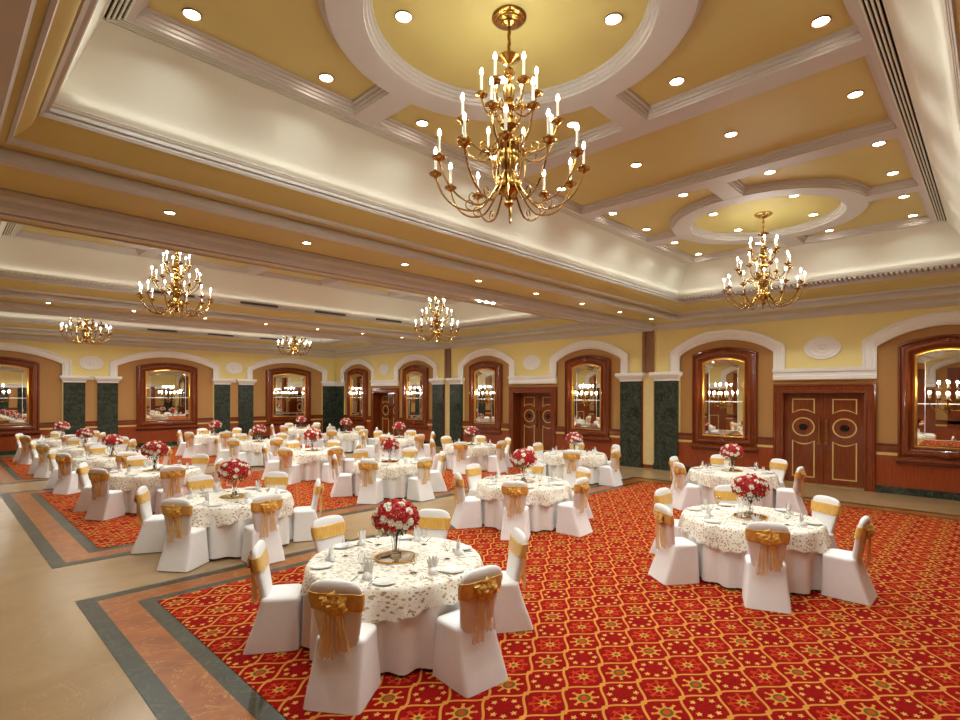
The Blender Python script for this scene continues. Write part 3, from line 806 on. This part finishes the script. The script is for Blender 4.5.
# ------------------------------------------------------------------ furniture
def sellipse(cx, hx, hy, z, p=4, n=32, cy=0):
    out = []
    for j in range(n):
        t = 2 * PI * (j + .5) / n; ct, st = math.cos(t), math.sin(t)
        out.append((cx + hx * math.copysign(abs(ct) ** (2 / p), ct), cy + hy * math.copysign(abs(st) ** (2 / p), st), z))
    return out
def back_sec(z, g=0):
    """centre x, half thickness, half width of the backrest at height z"""
    t = max(0, min(1, (z - .42) / .5)); cx = -.165 - .085 * t
    w = .160 + .056 * min(1, max(0, (z - .5) / .32)) ** .9 ; th = .045 - .008 * t
    return cx, th + g, w + g
def proto_chair():
    e = empty('banquet_chair')
    m = MB(); R = []
    for z, x0, x1, hw, p in ((.006, -.345, .15, .232, 14), (.06, -.328, .149, .229, 13), (.14, -.3, .148, .224, 12), (.22, -.27, .147, .218, 10), (.3, -.245, .146, .212, 9), (.37, -.224, .146, .207, 8), (.42, -.212, .148, .204, 7), (.455, -.205, .15, .206, 6), (.475, -.2, .148, .202, 6), (.487, -.19, .135, .186, 5), (.492, -.15, .1, .13, 4)):
        R.append(sellipse((x0 + x1) / 2, (x1 - x0) / 2, hw, z, p, 48))
    m.loft(R, False, True); m.build('seat_cover', 'spandex', e, ang=60)
    m = MB(); R = []
    for z in (.43, .46, .5, .54, .62, .7, .76, .82, .87): 
        cx, th, w = back_sec(z); 
        R.append(sellipse(cx, th, w, z, 3.2, 32))
    for k, dz in ((.98, .025), (.94, .047), (.86, .066), (.72, .082), (.5, .093), (.25, .098)):
        cx, th, w = back_sec(.87 + dz); 
        # crown: curved top edge
        R.append(sellipse(cx, th * (k if k < .9 else 1), w * k, .87 + dz, 3, 32))
    m.loft(R, False, True); m.build('backrest_cover', 'spandex', e, ang=60)
    m = MB(); R = []
    for z, g in ((.735, .003), (.74, .012), (.76, .009), (.785, .013), (.81, .009), (.835, .013), (.86, .009), (.872, .012), (.877, .003)):
        cx, th, w = back_sec(z, g); r = sellipse(cx, th, w, z, 3.2, 64)
        R.append([(x + .0012 * math.sin(j * .8 + z * 90), y, zz + .003 * math.sin(j * .4)) for j, (x, y, zz) in enumerate(r)])
    m.loft(R); m.build('sash', 'sash', e, ang=70)
    # bow: ruffled knot of many petals
    rnd = random.Random(3); m = MB(); cx = -.295
    for k in range(40):
        a = rnd.uniform(0, 2 * PI); r = rnd.uniform(.01, .088); yy = r * math.cos(a) * 1.15; zz = .8 + r * math.sin(a) * .85
        s = rnd.uniform(.022, .046); tw = rnd.uniform(0, PI); ox = cx - rnd.uniform(0, .035) + r * .25
        pet = []
        for iu in range(5):
            row = []
            for iv in range(5):
                uu, vv = iu / 4 - .5, iv / 4 - .5
                px = -(.5 - (uu * uu + vv * vv)) * s * 1.1 + rnd.uniform(-.008, .008)
                py = 2 * s * (uu * math.cos(tw) - vv * math.sin(tw)); pz = 1.6 * s * (uu * math.sin(tw) + vv * math.cos(tw))
                row.append((ox + px + .008 * math.sin(vv * 9), yy + py, zz + pz))
            pet.append(row)
        m.loft(pet, closed=False)
    m.ball((cx + .01, 0, .8), .05, 12, 8); m.build('bow', 'bow', e, ang=80)
    for sg, L, yo in ((-1, .36, -.045), (1, .42, .035)):
        m = MB(); rows = []
        for i in range(13):
            t = i / 12; z = .79 - L * t; w = .03 + .028 * t; base = -.292 - .02 * math.sin(t * 3) + .045 * t - (.05 * max(0, t - .5) if t > .5 else 0)
            rows.append([(base + .010 * math.sin(j * 1.9 + t * 4 + sg), yo + sg * .03 * t + (j / 8 - .5) * 2 * w, z - .01 * math.sin(j * 2.2)) for j in range(9)])
        m.loft(rows, closed=False); m.build('sash_tail', 'tail', e, ang=80)
    return e
CHAIR = proto_chair()
TR = .84; TZ = .76
def wavy(r, z, amp, n, ph, segs=144, sharp=1):
    out = []
    for j in range(segs):
        a = 2 * PI * j / segs; w = math.cos(n * a + ph + .5 * math.sin(3 * a))
        out.append(((r + amp * w) * math.cos(a), (r + amp * w) * math.sin(a), z if not callable(z) else z(a)))
    return out
def proto_table():
    e = empty('round_banquet_table')
    m = MB(); m.lathe([(.05, .72), (TR - .03, .72), (TR - .012, .73), (TR - .012, .742), (.05, .742)], 48); m.build('tabletop', 'panelwood', e)
    for k in range(4):
        a = PI / 4 + k * PI / 2; m = MB(); m.tube([(.35 * math.cos(a), .35 * math.sin(a), .72), (.42 * math.cos(a), .42 * math.sin(a), .0)], .016); m.build('leg', 'steel', e)
    return e
def proto_under():
    m = MB(); R = [wavy(TR - .01, .745, 0, 16, 0), wavy(TR + .004, .735, .001, 16, 0)]
    for z, r, amp in ((.68, .855, .008), (.55, .855, .022), (.4, .855, .032), (.2, .858, .038), (.03, .862, .042)):
        R.append(wavy(r, z, amp, 18, 0))
    m.loft(R); return m.build('tablecloth', 'whitecloth', ang=70)
def proto_over():
    m = MB()
    R = [wavy(.02, .748, 0, 4, 0), wavy(.5, .749, .0, 4, 0), wavy(TR - .02, .75, .0, 4, 0), wavy(TR + .005, .744, .001, 8, 0), wavy(TR + .022, .72, .003, 12, 1)]
    drop = lambda f: (lambda a: .72 - f * (.205 + .045 * math.cos(4 * a) + .012 * math.sin(32 * a)))
    for f, r, amp in ((.3, .876, .010), (.6, .886, .018), (.85, .893, .024), (1, .896, .028)): R.append(wavy(r, drop(f), amp, 14, 1.0))
    m.loft(R, True); return m.build('lace_overlay', 'overlay', ang=70)
TABLE, UNDER, OVER = proto_table(), proto_under(), proto_over()

def rose_mesh(name, mat):
    m = MB(); rnd = random.Random(5)
    m.ball((0, 0, .028), .014, 8, 5, 1.1)
    for ring, (n, r, tilt, h) in enumerate(((4, .014, .25, .034), (5, .02, .6, .034), (6, .026, 1.0, .034))):
        for k in range(n):
            a = 2 * PI * (k + .5 * ring) / n; rows = []
            for i in range(4):
                t = i / 3; row = []
                for j in range(5):
                    s = j / 4 - .5; w = math.sin(PI * min(1, .25 + t * .75)) * .9 + .25
                    rad = .006 + r * math.sin(tilt * t + .4 * t) * 1.5; z = .006 + h * t * math.cos(tilt * .5 * t) - .006 * ring * t * t
                    aa = a + s * 2 * PI / n * 1.25 * w
                    row.append((rad * math.cos(aa), rad * math.sin(aa), z - .006 * (2 * s) ** 2 * t))
                rows.append(row)
            m.loft(rows, closed=False)
    return m.mesh(name, MAT[mat], ang=80)
RM, WM = rose_mesh('red_rose', 'redrose'), rose_mesh('white_rose', 'whiterose')
def proto_flowers():
    e = empty('flower_arrangement')
    m = MB(); m.lathe([(.06, .0), (.062, .006), (.05, .012), (.036, .03), (.034, .08), (.04, .15), (.052, .21), (.062, .235), (.058, .235), (.048, .205), (.036, .15), (.03, .085), (.028, .05), (.004, .045)], 28, cap=False); m.build('glass_vase', 'glass', e)
    m = MB(); rnd = random.Random(11)
    for k in range(9):
        a = rnd.uniform(0, 6.28); m.tube([(.008 * math.cos(a), .008 * math.sin(a), .07), (.02 * math.cos(a), .02 * math.sin(a), .22), (.1 * math.cos(a), .1 * math.sin(a), .38)], .003, 5)
    m.build('stems', 'leaf', e)
    # foliage: leaves over a dome
    m = MB(); CZ = .40
    for k in range(420):
        z = rnd.uniform(-.95, .85); a = rnd.uniform(0, 2 * PI); rr = math.sqrt(1 - z * z); R = rnd.uniform(.12, .225)
        p = Vector((rr * math.cos(a) * R, rr * math.sin(a) * R, CZ + z * R * .8)); d = Vector((rr * math.cos(a), rr * math.sin(a), z * .8 - .1)).normalized()
        s = d.cross(Vector((rnd.uniform(-1, 1), rnd.uniform(-1, 1), rnd.uniform(-1, 1)))).normalized(); t = (d * .6 + s.cross(d) * .8).normalized(); L = rnd.uniform(.03, .05)
        nrm = s.cross(t)
        m.add([p, p + t * L * .5 + s * L * .28 + nrm * .004, p + t * L, p + t * L * .5 - s * L * .28 + nrm * .004, p + t * L * .5 - nrm * .005], [(0, 1, 4), (1, 2, 4), (2, 3, 4), (3, 0, 4)])
    m.build('foliage', 'leaf', e, smooth=False)
    m = MB()
    for k in range(90):
        z = rnd.uniform(-.6, .95); a = rnd.uniform(0, 2 * PI); rr = math.sqrt(1 - z * z); R = rnd.uniform(.21, .26)
        m.ball((rr * math.cos(a) * R, rr * math.sin(a) * R, CZ + z * R * .8), .0075, 6, 4)
    o = m.build('filler_blossom', 'sprig', e); o['kind'] = 'stuff'
    n = 84; g = PI * (3 - math.sqrt(5))
    for k in range(n):
        z = 1 - (k + .5) / n * 1.38; rr = math.sqrt(max(0, 1 - z * z)); a = k * g
        d = Vector((rr * math.cos(a), rr * math.sin(a), z)); p = Vector((d.x * .235, d.y * .235, CZ + d.z * .185))
        red = rnd.random() < (.85 if k % 2 else .38)
        o = bpy.data.objects.new('rose', RM if red else WM); C.objects.link(o); o.parent = e
        o.location = p - d * .02; o.rotation_euler = d.to_track_quat('Z', 'Y').to_euler(); s = rnd.uniform(.82, 1.08); o.scale = (s, s, s)
        o['label'] = 'red rose' if red else 'white rose'
    return e
FLOW = proto_flowers()
def proto_tray():
    e = empty('mirrored_centre_tray')
    m = MB(); m.lathe([(.004, .0), (.2, .0), (.215, .003), (.215, .012), (.205, .014), (.2, .008)], 40, cap=False); m.build('rim', 'goldleaf', e)
    m = MB(); m.lathe([(.002, .009), (.2, .009)], 40, cap=True); m.build('mirror_disc', 'mirror', e)
    return e
TRAY = proto_tray()
def proto_plate():
    m = MB(); m.lathe([(.002, .004), (.062, .004), (.068, .006), (.103, .014), (.106, .017), (.101, .017), (.068, .010), (.062, .008), (.002, .008)], 32); return m.build('side_plate', 'porcelain')
def proto_napkin():
    m = MB()
    for k in range(5):
        a = (k - 2) * .5; c, s = math.cos(a), math.sin(a)
        rows = []
        for i in range(5):
            t = i / 4; w = .03 * (1 - t) + .004; lean = .045 * t
            rows.append([(lean * s * 1.2 + x * c, x * s * .5 + .012 * math.cos(x * 60) * (1 - t) + .01 * (k % 2), .002 + .125 * t * math.cos(a * .5)) for x in (-w, -w * .4, 0, w * .4, w)])
        m.loft(rows, closed=False)
    m.lathe([(.036, 0), (.038, .012), (.03, .03), (.02, .045)], 14); return m.build('folded_napkin', 'napkin', ang=60)
def proto_glass():
    m = MB(); m.lathe([(.002, 0), (.032, .0), (.033, .003), (.006, .008), (.004, .012), (.004, .07), (.008, .076), (.026, .092), (.034, .12), (.033, .15), (.028, .175), (.0265, .175), (.031, .15), (.032, .12), (.024, .094), (.002, .082)], 20, cap=False); return m.build('wine_glass', 'glass')
def proto_knife():
    m = MB(); m.loft([[(x, -w, h), (x, w, h), (x, w, h + .003), (x, -w, h + .003)] for x, w, h in ((-.1, .005, .001), (-.08, .007, .001), (-.0, .004, .001), (.02, .008, .001), (.08, .009, .001), (.1, .002, .001))], True, True); return m.build('table_knife', 'steel')
def proto_fork():
    m = MB(); m.loft([[(x, -w, h), (x, w, h), (x, w, h + .003), (x, -w, h + .003)] for x, w, h in ((-.1, .006, .001), (-.07, .006, .001), (0, .003, .001), (.03, .003, .003), (.045, .011, .004), (.06, .011, .004))], True, True)
    for y in (-.009, -.003, .003, .009): m.box(.06, .1, y - .0016, y + .0016, .004, .0065)
    return m.build('table_fork', 'steel')
PLATE, NAP, GL, KN, FK = proto_plate(), proto_napkin(), proto_glass(), proto_knife(), proto_fork()

ROWS = {'front row': (3.35, [(3.27, 4.34), (3.40, 8.74), (3.37, 12.92), (3.35, 16.6), (3.35, 20.1), (3.35, 24.2)]),
        'middle row': (7.8, [(7.72, 2.40), (7.82, 6.43), (7.8, 10.6), (7.72, 14.2), (7.9, 18.2), (7.9, 22.2)]),
        'back row': (12.2, [(12.1, 4.13), (12.6, 8.52), (12.25, 12.25), (12.3, 16.15), (12.3, 19.8), (12.3, 23.7)])}
rnd = random.Random(21)
SEAT = {0: 'near', 1: 'near right', 2: 'far right', 3: 'far', 4: 'far left', 5: 'near left'}
for row, (_, tabs) in ROWS.items():
    for ti, (v, u) in enumerate(tabs):
        where = '%s table from right, %s' % (ORD[ti], row)
        near = (row, ti) in (('front row', 0), ('front row', 1), ('middle row', 0), ('middle row', 1), ('back row', 0))
        G = 'at the ' + where
        rz = rnd.uniform(0, 6)
        o = inst(TABLE, (v, u, .006), rz); tag(o, 'round banquet table under white cloth, ' + where, 'table', 'round banquet tables')
        o = inst(UNDER, (v, u, .006), rnd.uniform(0, 6)); tag(o, 'floor length white tablecloth on the ' + where, 'tablecloth', 'white tablecloths')
        o = inst(OVER, (v, u, .008), rnd.uniform(0, 6)); tag(o, 'cream sequinned lace overlay cloth on the ' + where, 'tablecloth', 'lace overlay cloths')
        tz = .008 + .751
        o = inst(TRAY, (v, u, tz)); tag(o, 'gold rimmed mirrored centre tray on the ' + where, 'tray', 'mirrored centre trays')
        o = inst(FLOW, (v, u, tz + .012), rnd.uniform(0, 6), rnd.uniform(.93, 1.05)); tag(o, 'red and white rose bouquet in glass vase, ' + where, 'flowers', 'rose bouquets')
        camdir = math.atan2(-u, -v)
        angs = {('front row', 0): (212, 266.5, 325.6, 32.7, 90, 144.6), ('front row', 1): (214, 268, 334, 34.5, 94, 148.7), ('middle row', 0): (205.8, 267, 329.6, 31, 86, 146.8),
                ('middle row', 1): (213, 269.6, 332, 31, 92, 151)}.get((row, ti)) or [30 + 60 * s + rnd.uniform(-3, 3) for s in range(6)]
        for s in range(6):
            a = math.radians(angs[s])
            rel = (a - camdir) % (2 * PI)
            idx = int(((rel + PI / 6) % (2 * PI)) // (PI / 3))
            # counter-clockwise from above seen from the camera side is to the right
            nm = SEAT[idx]
            if (row, ti) == ('back row', 0) and nm == 'near': continue
            R = 1.035 + rnd.uniform(-.01, .02)
            o = inst(CHAIR, (v + R * math.cos(a), u + R * math.sin(a), .006), a + PI + rnd.uniform(-.08, .08))
            tag(o, 'white covered chair with gold sash, %s seat, %s' % (nm, where), 'chair', 'banquet chairs')
            ca, sa = math.cos(a), math.sin(a)
            def P(r, t): return (v + r * ca - t * sa, u + r * sa + t * ca, tz)
            o = inst(PLATE, P(.70, .17)); tag(o, 'white side plate, %s setting, %s' % (nm, where), 'plate', 'side plates')
            o = inst(NAP, P(.64, -.02), a + rnd.uniform(-.4, .4) + PI / 2, 1.3); tag(o, 'folded white napkin, %s setting, %s' % (nm, where), 'napkin', 'folded napkins')
            o = inst(GL, P(.5, -.14)); tag(o, 'clear wine glass, %s setting, %s' % (nm, where), 'glass', 'wine glasses')
            if near:
                o = inst(KN, P(.69, -.13), a + PI); tag(o, 'steel table knife, %s setting, %s' % (nm, where), 'knife', 'table knives')
                o = inst(FK, P(.69, .055), a + PI); tag(o, 'steel table fork, %s setting, %s' % (nm, where), 'fork', 'table forks')

# ------------------------------------------------------------------ camera, world, settings
cam = bpy.data.cameras.new('camera'); co = bpy.data.objects.new('camera', cam); C.objects.link(co)
cam.sensor_width = 36; cam.lens = 534.7 / 960 * 36; cam.shift_y = 34.2 / 960; cam.clip_end = 200; cam.clip_start = .05
import mathutils
yaw = -math.acos(.6958) - 0
yaw = math.atan2(-.7182, .6958)
M = mathutils.Matrix.Rotation(yaw, 4, 'Z') @ mathutils.Matrix.Rotation(PI / 2, 4, 'X') @ mathutils.Matrix.Rotation(.0026, 4, 'Z')
co.matrix_world = mathutils.Matrix.Translation((0, 0, CAM_H)) @ M
sc.camera = co
w = bpy.data.worlds.new('world'); sc.world = w; w.use_nodes = True
w.node_tree.nodes['Background'].inputs[0].default_value = (1, .85, .7, 1); w.node_tree.nodes['Background'].inputs[1].default_value = .05
sc.view_settings.view_transform = 'Standard'; sc.view_settings.look = 'None'; sc.view_settings.exposure = .62; sc.view_settings.gamma = 1
cy = sc.cycles
cy.use_denoising = True; cy.max_bounces = 8; cy.diffuse_bounces = 5; cy.glossy_bounces = 4; cy.transmission_bounces = 6; cy.transparent_max_bounces = 8
cy.sample_clamp_indirect = 4; cy.caustics_reflective = False; cy.caustics_refractive = False
try: cy.use_light_tree = True
except Exception: pass
